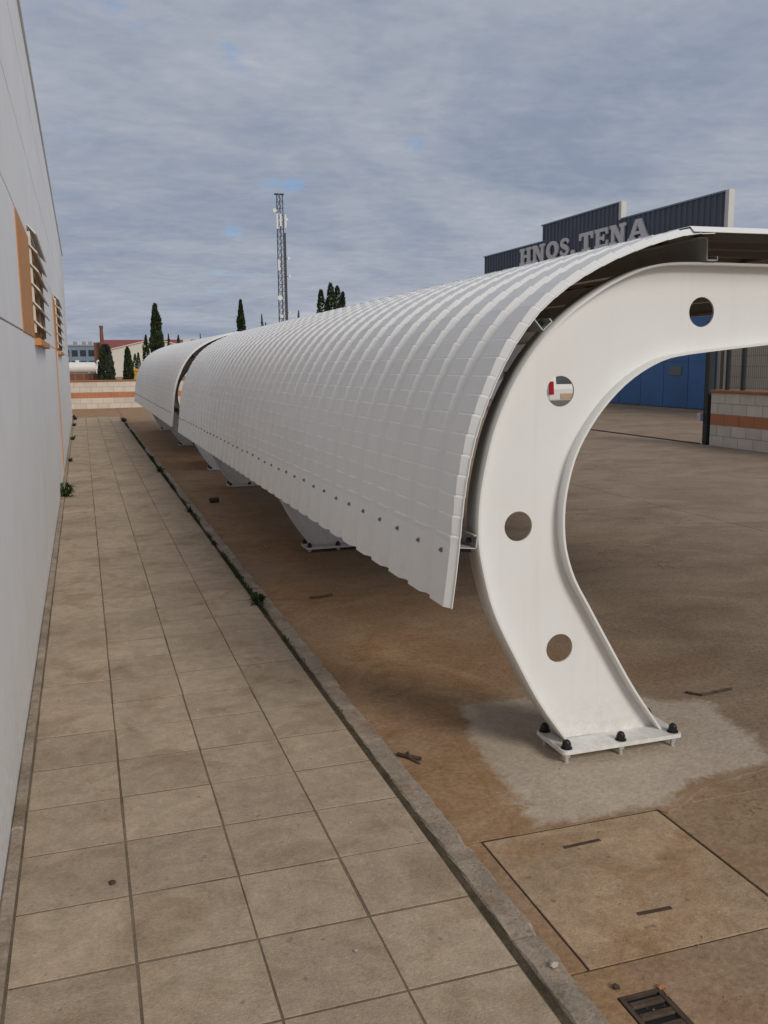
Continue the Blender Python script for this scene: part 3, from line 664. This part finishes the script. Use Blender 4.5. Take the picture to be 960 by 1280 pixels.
GL = {
 'H': [[(0,0),(.44,0),(.44,s_),(.36,s_),(.36,.42),(.64,.42),(.64,s_),(.56,s_),(.56,0),(1,0),(1,s_),(.9,s_),(.9,1-s_),(1,1-s_),(1,1),(.56,1),(.56,1-s_),(.64,1-s_),(.64,.59),(.36,.59),(.36,1-s_),(.44,1-s_),(.44,1),(0,1),(0,1-s_),(.1,1-s_),(.1,s_),(0,s_)]],
 'N': [[(0,0),(.40,0),(.40,s_),(.30,s_),(.30,.62),(.68,0),(.9,0),(.9,1-s_),(1,1-s_),(1,1),(.60,1),(.60,1-s_),(.70,1-s_),(.70,.42),(.36,1),(0,1),(0,1-s_),(.1,1-s_),(.1,s_),(0,s_)]],
 'O': [ell(.5,.5,.5,.5), ell(.5,.5,.21,.30, rev=True)],
 'S': sglyph(),
 '.': [ell(.5,.13,.5,.13, 16)],
 'T': [[(.22,0),(.78,0),(.78,s_),(.64,s_),(.64,.82),(.82,.82),(.86,.62),(1,.62),(1,1),(0,1),(0,.62),(.14,.62),(.18,.82),(.36,.82),(.36,s_),(.22,s_)]],
 'E': [[(0,0),(1,0),(1,.36),(.87,.36),(.82,.18),(.38,.18),(.38,.42),(.60,.42),(.62,.34),(.72,.34),(.72,.68),(.62,.68),(.60,.59),(.38,.59),(.38,.82),(.80,.82),(.85,.66),(.98,.66),(.98,1),(0,1),(0,1-s_),(.1,1-s_),(.1,s_),(0,s_)]],
 'A': [[(0,0),(.36,0),(.36,s_),(.29,s_),(.325,.28),(.62,.28),(.655,s_),(.56,s_),(.56,0),(1,0),(1,s_),(.94,s_),(.64,1),(.36,1),(.07,s_),(0,s_)], [(.37,.43),(.475,.74),(.575,.43)]],
}
for ch, a, b in (('H',37.37,36.28),('N',36.2,35.08),('O',34.97,33.92),('S',33.85,33.02),('.',32.94,32.64),('T',32.3,31.28),('E',31.17,30.24),('N',30.13,29.1),('A',28.95,27.71)):
    V, Fs = fill_outline(GL[ch], 0.06, lambda u, v, w: (-0.068-w, (a+(b-a)*u)-32.5, 5.56+v*0.70-BASE_Z))
    mb = MB(); mb.add(V, Fs); mb.build('letter', MT['letter'], ws)

bg_ = empty('beige_building', (18.4, 14, BASE_Z), label='plain beige rendered building behind the mesh fence', cat='building')
MB().box((0, -12, 0), (10, 9.5, 4.2)).build('wall', MT['beige'], bg_); MB().box((-0.1, -12.1, 4.202), (10.1, 9.6, 4.35)).build('roof', MT['coping'], bg_)
for y in (-8, -4, 0, 4): MB().box((-0.04, y, 2.4), (0.0-.002, y+1.6, 3.2)).build('window', MT['glass'], bg_)

# ------------------------------------------------------------------ van
def van(loc):
    v = empty('parked_van', loc, label='white delivery van parked in the street before the blue doors', cat='van')
    # side profile (y along the length from the rear, z up), bulged body in width
    prof = [(0.06,0.30),(0.0,0.45),(0.0,0.75),(0.06,1.05),(0.16,1.42),(0.32,1.56),(1.2,1.60),(2.3,1.56),(2.75,1.42),(3.25,1.02),(3.95,0.86),(4.12,0.72),(4.12,0.35),(3.95,0.25),(0.2,0.25)]
    mb = MB(); n = len(prof); secs = [(-0.86, 0.0), (-0.80, 0.06), (0.80, 0.06), (0.86, 0.0)]
    def wz(z): return 1.0 if z < 0.9 else 1.0-0.16*(z-0.9)/0.7
    rings = []
    for x, e in ((-0.86,.05),(-0.80,0),(0.80,0),(0.86,.05)):
        rings.append([(x*wz(z), y+(e if y < 2 else -e), z-(e if z > 1.5 else 0)) for y, z in prof])
    vs = [p for r in rings for p in r]; fs = []
    for i in range(3):
        for j in range(n): fs.append((i*n+j, i*n+(j+1) % n, (i+1)*n+(j+1) % n, (i+1)*n+j))
    fs += [tuple(range(n)), tuple(range(3*n, 4*n))[::-1]]
    mb.add(vs, fs); mb.build('body', MT['van_white'], v)
    # rear glass, following the raked tailgate
    def rear_quad(x0, x1, z0, z1, th, m, name):
        def yy(z):
            for (ya, za), (yb, zb) in zip(prof[1:6], prof[2:6]):
                if za <= z <= zb: return ya+(yb-ya)*(z-za)/(zb-za)
            return 0
        mb = MB(); P = [(x0, z0), (x1, z0), (x1, z1), (x0, z1)]
        mb.add([(x, yy(z)-th, z) for x, z in P]+[(x, yy(z)-0.002, z) for x, z in P], [(0,1,2,3),(0,4,5,1),(1,5,6,2),(2,6,7,3),(3,7,4,0)]); return mb.build(name, m, v)
    rear_quad(-0.58, 0.58, 0.90, 1.34, 0.012, MT['glass'], 'rear_window')
    for sx in (-1, 1):
        x = sx*0.755; rear_quad(x-0.075, x+0.075, 0.60, 0.98, 0.03, MT['red_lens'], 'tail_light')
    MB().box((-0.45, -0.02, 0.46), (0.30, -0.002, 0.62)).build('number_plate', MT['plate'], v)
    MB().box((-0.84, -0.06, 0.26), (0.84, 0.04, 0.42), 0, 0.02).build('bumper', MT['bumper'], v)
    MB().box((0.1, -0.03, 0.76), (0.3, -0.002, 0.80)).build('door_handle', MT['black'], v)
    for y in (0.72, 3.3):
        for sx in (-1, 1):
            w = MB(); w.tube((sx*0.70, y, 0.31), (sx*0.875, y, 0.31), 0.31, n=24); w = w.build('wheel', MT['rubber'], v)
            r = MB(); r.tube((sx*0.86, y, 0.31), (sx*0.885, y, 0.31), 0.19, n=20); r.build('rim', MT['galv'], w)
    for sx in (-1, 1):
        mb = MB(); x = sx*0.79
        mb.add([(sx*0.835, 1.6, 0.98), (sx*0.835, 3.0, 0.98), (sx*0.755, 2.62, 1.40), (sx*0.75, 1.6, 1.44)], [(0,1,2,3) if sx > 0 else (3,2,1,0)]); 
        o = mb.build('side_window', MT['glass'], v); o.location.x = sx*0.02
        MB().box((sx*0.87-.05, 2.85, 1.05), (sx*0.87+.05, 2.98, 1.25)).build('mirror', MT['black'], v)
    return v
van((14.02, 24.7, BASE_Z))

# ------------------------------------------------------------------ beyond the far wall
def cypress(loc, h, w, label, m='foliage', seed=1, blunt=0.0, name='cypress_tree', n=2600, group='cypress trees beyond the far wall'):
    q = random.Random(seed); t = empty(name, loc, label=label, cat='tree', group=group)
    MB().tube((0,0,0), (0,0,h*0.5), w*0.09, w*0.04, n=7).build('trunk', MT['bark'], t)
    mb = MB(); lob = [(q.uniform(0, 6.28), q.uniform(0.15, 0.95), q.uniform(-.25, .3)) for _ in range(16)]
    for i in range(n):
        u = q.random()**(1.15)            # height fraction
        R = (w/2)*(min(1, (u+0.02)/0.16)**0.6)*((1-u)**(0.75-blunt)+0.03)
        a = q.uniform(0, 6.283); bump = 1.0
        for la, lu, lv in lob: bump += lv*math.exp(-((u-lu)/.07)**2)*max(0, math.cos(a-la))
        rr = R*bump*math.sqrt(q.uniform(0.25, 1.0)); z = 0.05*h+u*0.95*h
        c = Vector((rr*math.cos(a), rr*math.sin(a), z)); s = w*q.uniform(0.06, 0.14)
        d = Vector((math.cos(a)*0.45+q.uniform(-.3,.3), math.sin(a)*0.45+q.uniform(-.3,.3), 1)).normalized()
        sd_ = d.cross(Vector((q.uniform(-1,1), q.uniform(-1,1), q.uniform(-.3,.3)))).normalized()*s*0.45
        mb.add([c-d*s*.6, c+sd_, c+d*s, c-sd_], [(0,1,2,3)])
    mb.build('crown', MT[m], t); return t
cypress((5.75, 75, BASE_Z), 6.1, 1.75, 'broad dark cypress standing before the white gable of the red roofed sheds', seed=2, n=3200)
cypress((13.25, 80, BASE_Z), 6.8, 1.5, 'dark cypress rising over the carport between the sheds and the mast', seed=3)
cypress((15.97, 85, BASE_Z), 5.9, 0.7, 'thin short cypress just beside the lattice mast', seed=4, n=1200)
cypress((16.5, 86, BASE_Z), 5.2, 0.6, 'very low thin cypress tip at the foot of the lattice mast', seed=14, n=1000)
for i, (x, h, w, lb) in enumerate([(22.85, 8.5, 1.6, 'blunt cypress on the mast side of the tight cypress clump'), (23.55, 7.7, 1.4, 'shortest cypress within the tight cypress clump'), (24.0, 9.2, 1.7, 'tallest cypress of the tight clump beyond the mast'), (24.75, 8.95, 1.5, 'second tallest cypress of the tight clump beyond the mast'), (25.4, 8.4, 1.5, 'blunt cypress ending the tight clump on its far side from the mast'), (20.9, 6.6, 0.6, 'small lone cypress tip between mast and tight clump')]):
    cypress((x, 90+0.3*i, BASE_Z), h, w, lb, seed=20+i, blunt=0.28, n=1800)
cypress((1.5, 60, BASE_Z), 2.75, 1.15, 'bushy grey green conifer next to the white tank behind the far wall', 'foliage_b', 31, 0.4, 'conifer')
cypress((2.8, 60, BASE_Z), 2.6, 0.85, 'small dark pointed conifer behind the far wall before the white gable', seed=32, blunt=0.15, name='conifer')
cypress((3.45, 64, BASE_Z), 2.25, 0.55, 'slim small conifer of a pair beside the yellow bin', seed=33, blunt=0.2, name='conifer', n=1200)
cypress((3.72, 65, BASE_Z), 2.35, 0.5, 'taller slim conifer of a pair beside the yellow bin', seed=34, blunt=0.2, name='conifer', n=1200)
cypress((4.6, 70, BASE_Z), 3.6, 0.9, 'mid sized cypress beside the broad dark cypress', seed=35, name='conifer', n=1600)
cypress((6.75, 76, BASE_Z), 3.9, 0.6, 'slim cypress on the mast side of the broad dark cypress', seed=36, name='conifer', n=1200)
cypress((8.9, 90, BASE_Z), 4.2, 0.8, 'small dark cypress before the long red roof', seed=37, name='conifer', n=1200)
cypress((11.2, 92, BASE_Z), 4.4, 0.5, 'needle thin cypress tip over the long red roof', seed=38, name='conifer', n=800)

def shed(loc, w, l, he, hp, label, wallm, roofm):
    """gable facing -Y, ridge along Y"""
    s = empty('shed', loc, label=label, cat='building'); mb = MB()
    mb.add([(-w/2,0,0),(w/2,0,0),(w/2,0,he),(0,0,hp),(-w/2,0,he),(-w/2,l,0),(w/2,l,0),(w/2,l,he),(0,l,hp),(-w/2,l,he)], [(0,1,2,3,4),(9,8,7,6,5),(0,4,9,5),(1,6,7,2)]); mb.build('wall', wallm, s)
    for sx in (-1, 1):
        mb = MB(); a = [(0,-.15,hp+.02),(sx*(w/2+.2),-.15,he-.02),(sx*(w/2+.2),l+.15,he-.02),(0,l+.15,hp+.02)]
        vs = a+[(x, y, z+.12) for x, y, z in a]; mb.add(vs, [(3,2,1,0),(4,5,6,7),(0,1,5,4),(1,2,6,5),(2,3,7,6),(3,0,4,7)]); mb.build('roof', roofm, s)
    return s
shed((8.7, 118, BASE_Z), 10.6, 14, 3.2, 4.45, 'white gabled shed behind the pointed cypresses', MT['white_render'], MT['white_render'])
s2 = empty('shed', (12.5, 148, BASE_Z), label='long shed with dark red sheet roof behind the white gable', cat='building')
MB().box((-8.6, 0, 0), (12, 9, 3.9)).build('wall', MT['white_render'], s2)
mb = MB(); vs = [(-8.9,-.3,3.88),(12.3,-.3,3.88),(12.3,4.5,5.25),(-8.9,4.5,5.25),(12.3,9.3,3.88),(-8.9,9.3,3.88)]
mb.add(vs, [(0,1,2,3),(3,2,4,5),(0,3,5),(1,4,2),(0,5,4,1)]); rf = mb.build('roof', MT['red_roof'], s2)
MB().box((3.0, 1.5, 4.5), (4.2, 2.4, 5.2)).build('roof_vent', MT['white_render'], rf)
ch = empty('brick_chimney', (2.2, 100, BASE_Z), label='slender brown brick chimney before the red roofed sheds', cat='chimney')
MB().tube((0,0,0), (0,0,5.2), 0.32, 0.16, n=10).build('stack', MT['rust_brick'], ch); MB().tube((0,0,5.2), (0,0,5.45), 0.2, 0.2, n=10).build('rim', MT['rust_brick'], ch)
cb = empty('brick_hut', (1.75, 101, BASE_Z), label='low brown brick hut at the foot of the chimney', cat='building')
MB().box((-0.35, 0, 0), (0.4, 1.5, 3.7)).build('wall', MT['rust_brick'], cb); MB().box((-0.4, -.05, 3.702), (0.45, 1.55, 3.8)).build('roof', MT['coping'], cb)
bb = empty('glazed_building', (-0.6, 130, BASE_Z), label='distant blue grey industrial building with rows of windows beyond the white tank', cat='building')
MB().box((-6, 0, 0), (2.7, 8, 3.9)).build('wall', MT['blue_grey'], bb); MB().box((-6.1, -.1, 3.902), (2.8, 8.1, 4.1)).build('roof', MT['coping'], bb)
for k in range(8):
    for z in (1.2, 2.6): MB().box((-5.7+k*1.05, -0.05, z), (-4.95+k*1.05, -0.004, z+0.8)).build('window', MT['glass'], bb)
for x in (-0.2, 0.9, 1.7): MB().box((x, 1, 4.102), (x+0.5, 1.5, 4.55)).build('roof_unit', MT['coping'], bb)
tk = empty('white_tank', (0.15, 100, BASE_Z), label='long white cylindrical tank lying behind the far wall', cat='tank')
mb = MB(); mb.tube((-2.2,0,1.25), (1.2,0,1.25), 0.55, n=20)
for sx, x in ((-1, -2.2), (1, 1.2)): mb.tube((x,0,1.25), (x+sx*0.18,0,1.25), 0.55, 0.3, n=20)
mb.build('shell', MT['dish'], tk)
for x in (-1.6, 0.6): MB().box((x-.12, -.45, 0), (x+.12, .45, 0.84)).build('saddle', MT['coping'], tk)
MB().tube((-0.5,0,1.75), (-0.5,0,2.0), 0.2, n=12).build('hatch', MT['dish'], tk)
cbn = empty('truck_cab', (1.95, 99.6, BASE_Z), label='small white truck cab at the end of the white tank', cat='truck')
MB().box((-0.5, 0, 0.45), (0.6, 1.6, 1.35), 0, 0.08).build('body', MT['van_white'], cbn); MB().box((-0.4, 0.1, 1.352), (0.35, 1.5, 2.0), 0, 0.12).build('cabin', MT['van_white'], cbn)
MB().box((-0.3, 0.085, 1.45), (0.25, 0.0995, 1.85)).build('windscreen', MT['glass'], cbn)
for y in (0.25, 1.3): MB().tube((0.05, y, 0.40), (0.05, y-.2, 0.40), 0.40, n=16).build('wheel', MT['rubber'], cbn)
yb = empty('yellow_bin', (3.2, 60.5, BASE_Z), label='yellow waste bin behind the far wall beside small conifers', cat='bin')
MB().box((-0.3, -.3, 0), (0.3, .3, 1.15), 0, 0.05).build('body', MT['yellow'], yb); MB().box((-0.33, -.33, 1.151), (0.33, .33, 1.3), 0, 0.06).build('lid', MT['yellow'], yb)
bk = empty('brick_stack', (0.45, 62, BASE_Z), label='stack of reddish bricks showing just over the far wall', cat='bricks')
for r in range(4):
    for k in range(5): MB().box((-1.3+k*0.5, -.25, r*0.26), (-0.83+k*0.5, .25, r*0.26+0.25)).build('brick_pack', MT['rust_brick'], bk)

# ------------------------------------------------------------------ lattice mast
tw = empty('lattice_mast', (29.55, 140, BASE_Z), label='tall dark lattice telecom mast with white dishes', cat='mast'); TH = 26.1
mb = MB(); legs = []
for k in range(3):
    a = 2*math.pi*k/3+0.35; legs.append((Vector((0.72*math.cos(a), 0.72*math.sin(a), 0)), Vector((0.50*math.cos(a), 0.50*math.sin(a), TH))))
for p, q in legs: mb.tube(p, q, 0.085, 0.06, n=6)
nb = 26
for i in range(nb):
    for k in range(3):
        a, b = legs[k], legs[(k+1) % 3]; t0, t1 = i/nb, (i+1)/nb
        mb.tube(a[0].lerp(a[1], t0), b[0].lerp(b[1], t1), 0.035, n=4, caps=False); mb.tube(a[0].lerp(a[1], t1), b[0].lerp(b[1], t1), 0.03, n=4, caps=False)
mb.build('lattice', MT['tower'], tw)
MB().box((0.28, -0.62, 0.2), (0.66, -0.42, 20.5)).build('cable_tray', MT['tower'], tw)
for x, y, z, r in ((-0.95, -0.6, 23.6, 0.33), (0.85, -0.5, 22.4, 0.2), (1.0, -0.5, 16.8, 0.26), (1.05, -.5, 14.2, 0.22), (-0.55, -0.75, 11.0, 0.40), (-0.4, -0.75, 8.3, 0.28), (0.9, -.5, 8.9, 0.18)):
    d = MB(); d.tube((x, y, z), (x, y-0.22, z), r*0.55, r, n=16); d.tube((x, y-.22, z), (x, y-.3, z), r, r*.9, n=16); d = d.build('dish', MT['dish'], tw)
    MB().tube((x, y, z), (math.copysign(0.45, x), -0.25, z), 0.05, n=5).build('arm', MT['tower'], d)
for x, z, h in ((-0.62, 21.0, 2.2), (-0.1, 21.4, 1.8), (0.62, 21.2, 1.9), (-0.55, 15.0, 1.6)):
    MB().box((x-.13, -0.85, z), (x+.13, -0.7, z+h)).build('panel_antenna', MT['dish'], tw)
for x in (-0.5, 0.3): MB().box((x-.3, -.4, TH-0.1), (x+.3, .2, TH+.05)).build('head_frame', MT['tower'], tw)

# ------------------------------------------------------------------ weeds
def leaf(mb, q, base, a, ln, w, lift):
    d = Vector((math.cos(a), math.sin(a), 0)); sd_ = Vector((-d.y, d.x, 0))*w
    p0 = Vector(base); p1 = p0+d*ln*0.5+Vector((0, 0, lift*ln*0.75)); p2 = p0+d*ln+Vector((0, 0, lift*ln*0.55*q.uniform(.4, 1.3)))
    mb.add([p0, p1+sd_, p2, p1-sd_], [(0,1,2,3)])
def weed(loc, r, n, label, seed, group):
    q = random.Random(seed); mb = MB()
    for i in range(n):
        leaf(mb, q, (q.uniform(-.25,.25)*r, q.uniform(-.25,.25)*r, 0), q.uniform(0, 6.28), r*q.uniform(.4, 1.0), r*q.uniform(.06, .16), q.uniform(.3, 1.6))
    return mb.build('weed', MT['weed'], None, loc, label=label, cat='weed', group=group)
G1, G2 = 'weeds at the foot of the white wall', 'weeds in the kerb joint'
weed((-0.275, 11.75, 0.0), 0.15, 60, 'largest leafy weed at the foot of the white wall', 41, G1)
for i, (y, r) in enumerate([(16.0, 0.07), (20.6, 0.1), (25.2, 0.1), (28.0, 0.13)]): weed((-0.26, y, 0), r, 50, 'small low weeds at the foot of the white wall further along', 42+i, G1)
for i, (y, r) in enumerate([(5.95, 0.075), (6.05, .05), (6.75, .04), (8.1, .04), (10.0, 0.06), (13.9, 0.09), (15.8, 0.07), (26.5, 0.14)]):
    weed((1.033+R_.uniform(-.01, .01), y, -0.008), r, 55, 'small green weed tufts growing from the joint along the kerb', 60+i, G2)
mb = MB(); q = random.Random(5)
for i in range(15000):
    y = 3.8+q.random()**0.8*22; k = math.sin(y*2.1)+math.sin(y*5.3+1)+math.sin(y*0.9+2)
    if k < q.uniform(-1.2, 1.8) or (y < 5 and q.random() < .7): continue
    leaf(mb, q, (q.uniform(1.0195, 1.046), y, -0.006), q.uniform(0, 6.28), q.uniform(.008, .030)*(1+y*.02), q.uniform(.002, .004), q.uniform(.3, 1.8))
mb.build('grass', MT['weed'], None, label='thin line of moss and grass in the joint along the kerb', cat='grass', kind='stuff')

mb = MB(); q = random.Random(9)
def chip(x, y, z, r):
    a = q.uniform(0, 6.28); P = [(x+r*math.cos(a+k*2.09)*q.uniform(.7, 1.3), y+r*math.sin(a+k*2.09)*q.uniform(.7, 1.3), z-.001) for k in range(3)]+[(x, y, z+r*q.uniform(.5, .9))]
    mb.add(P, [(0,2,1),(0,1,3),(1,2,3),(2,0,3)])
for i in range(900):
    x = 1.145+abs(q.gauss(0, .35)); y = 1.5+q.random()**1.6*9
    if 1.21 < x < 1.93 and 1.99 < y < 2.71 and q.random() < .8: continue
    chip(x, y, YARD_Z, q.uniform(.0015, .0045) if q.random() < .93 else q.uniform(.005, .009))
for i in range(160): chip(q.uniform(1.048, 1.13), 1.5+q.random()*7, -.002, q.uniform(.0015, .004))
for i in range(130): chip(q.uniform(-.28, 1.015), 1.7+q.random()**1.5*8, 0, q.uniform(.001, .0035))
mb.build('grit', MT['pebble_dark'], None, label='fine grit and soil crumbs scattered beside the kerb', cat='grit', kind='stuff')
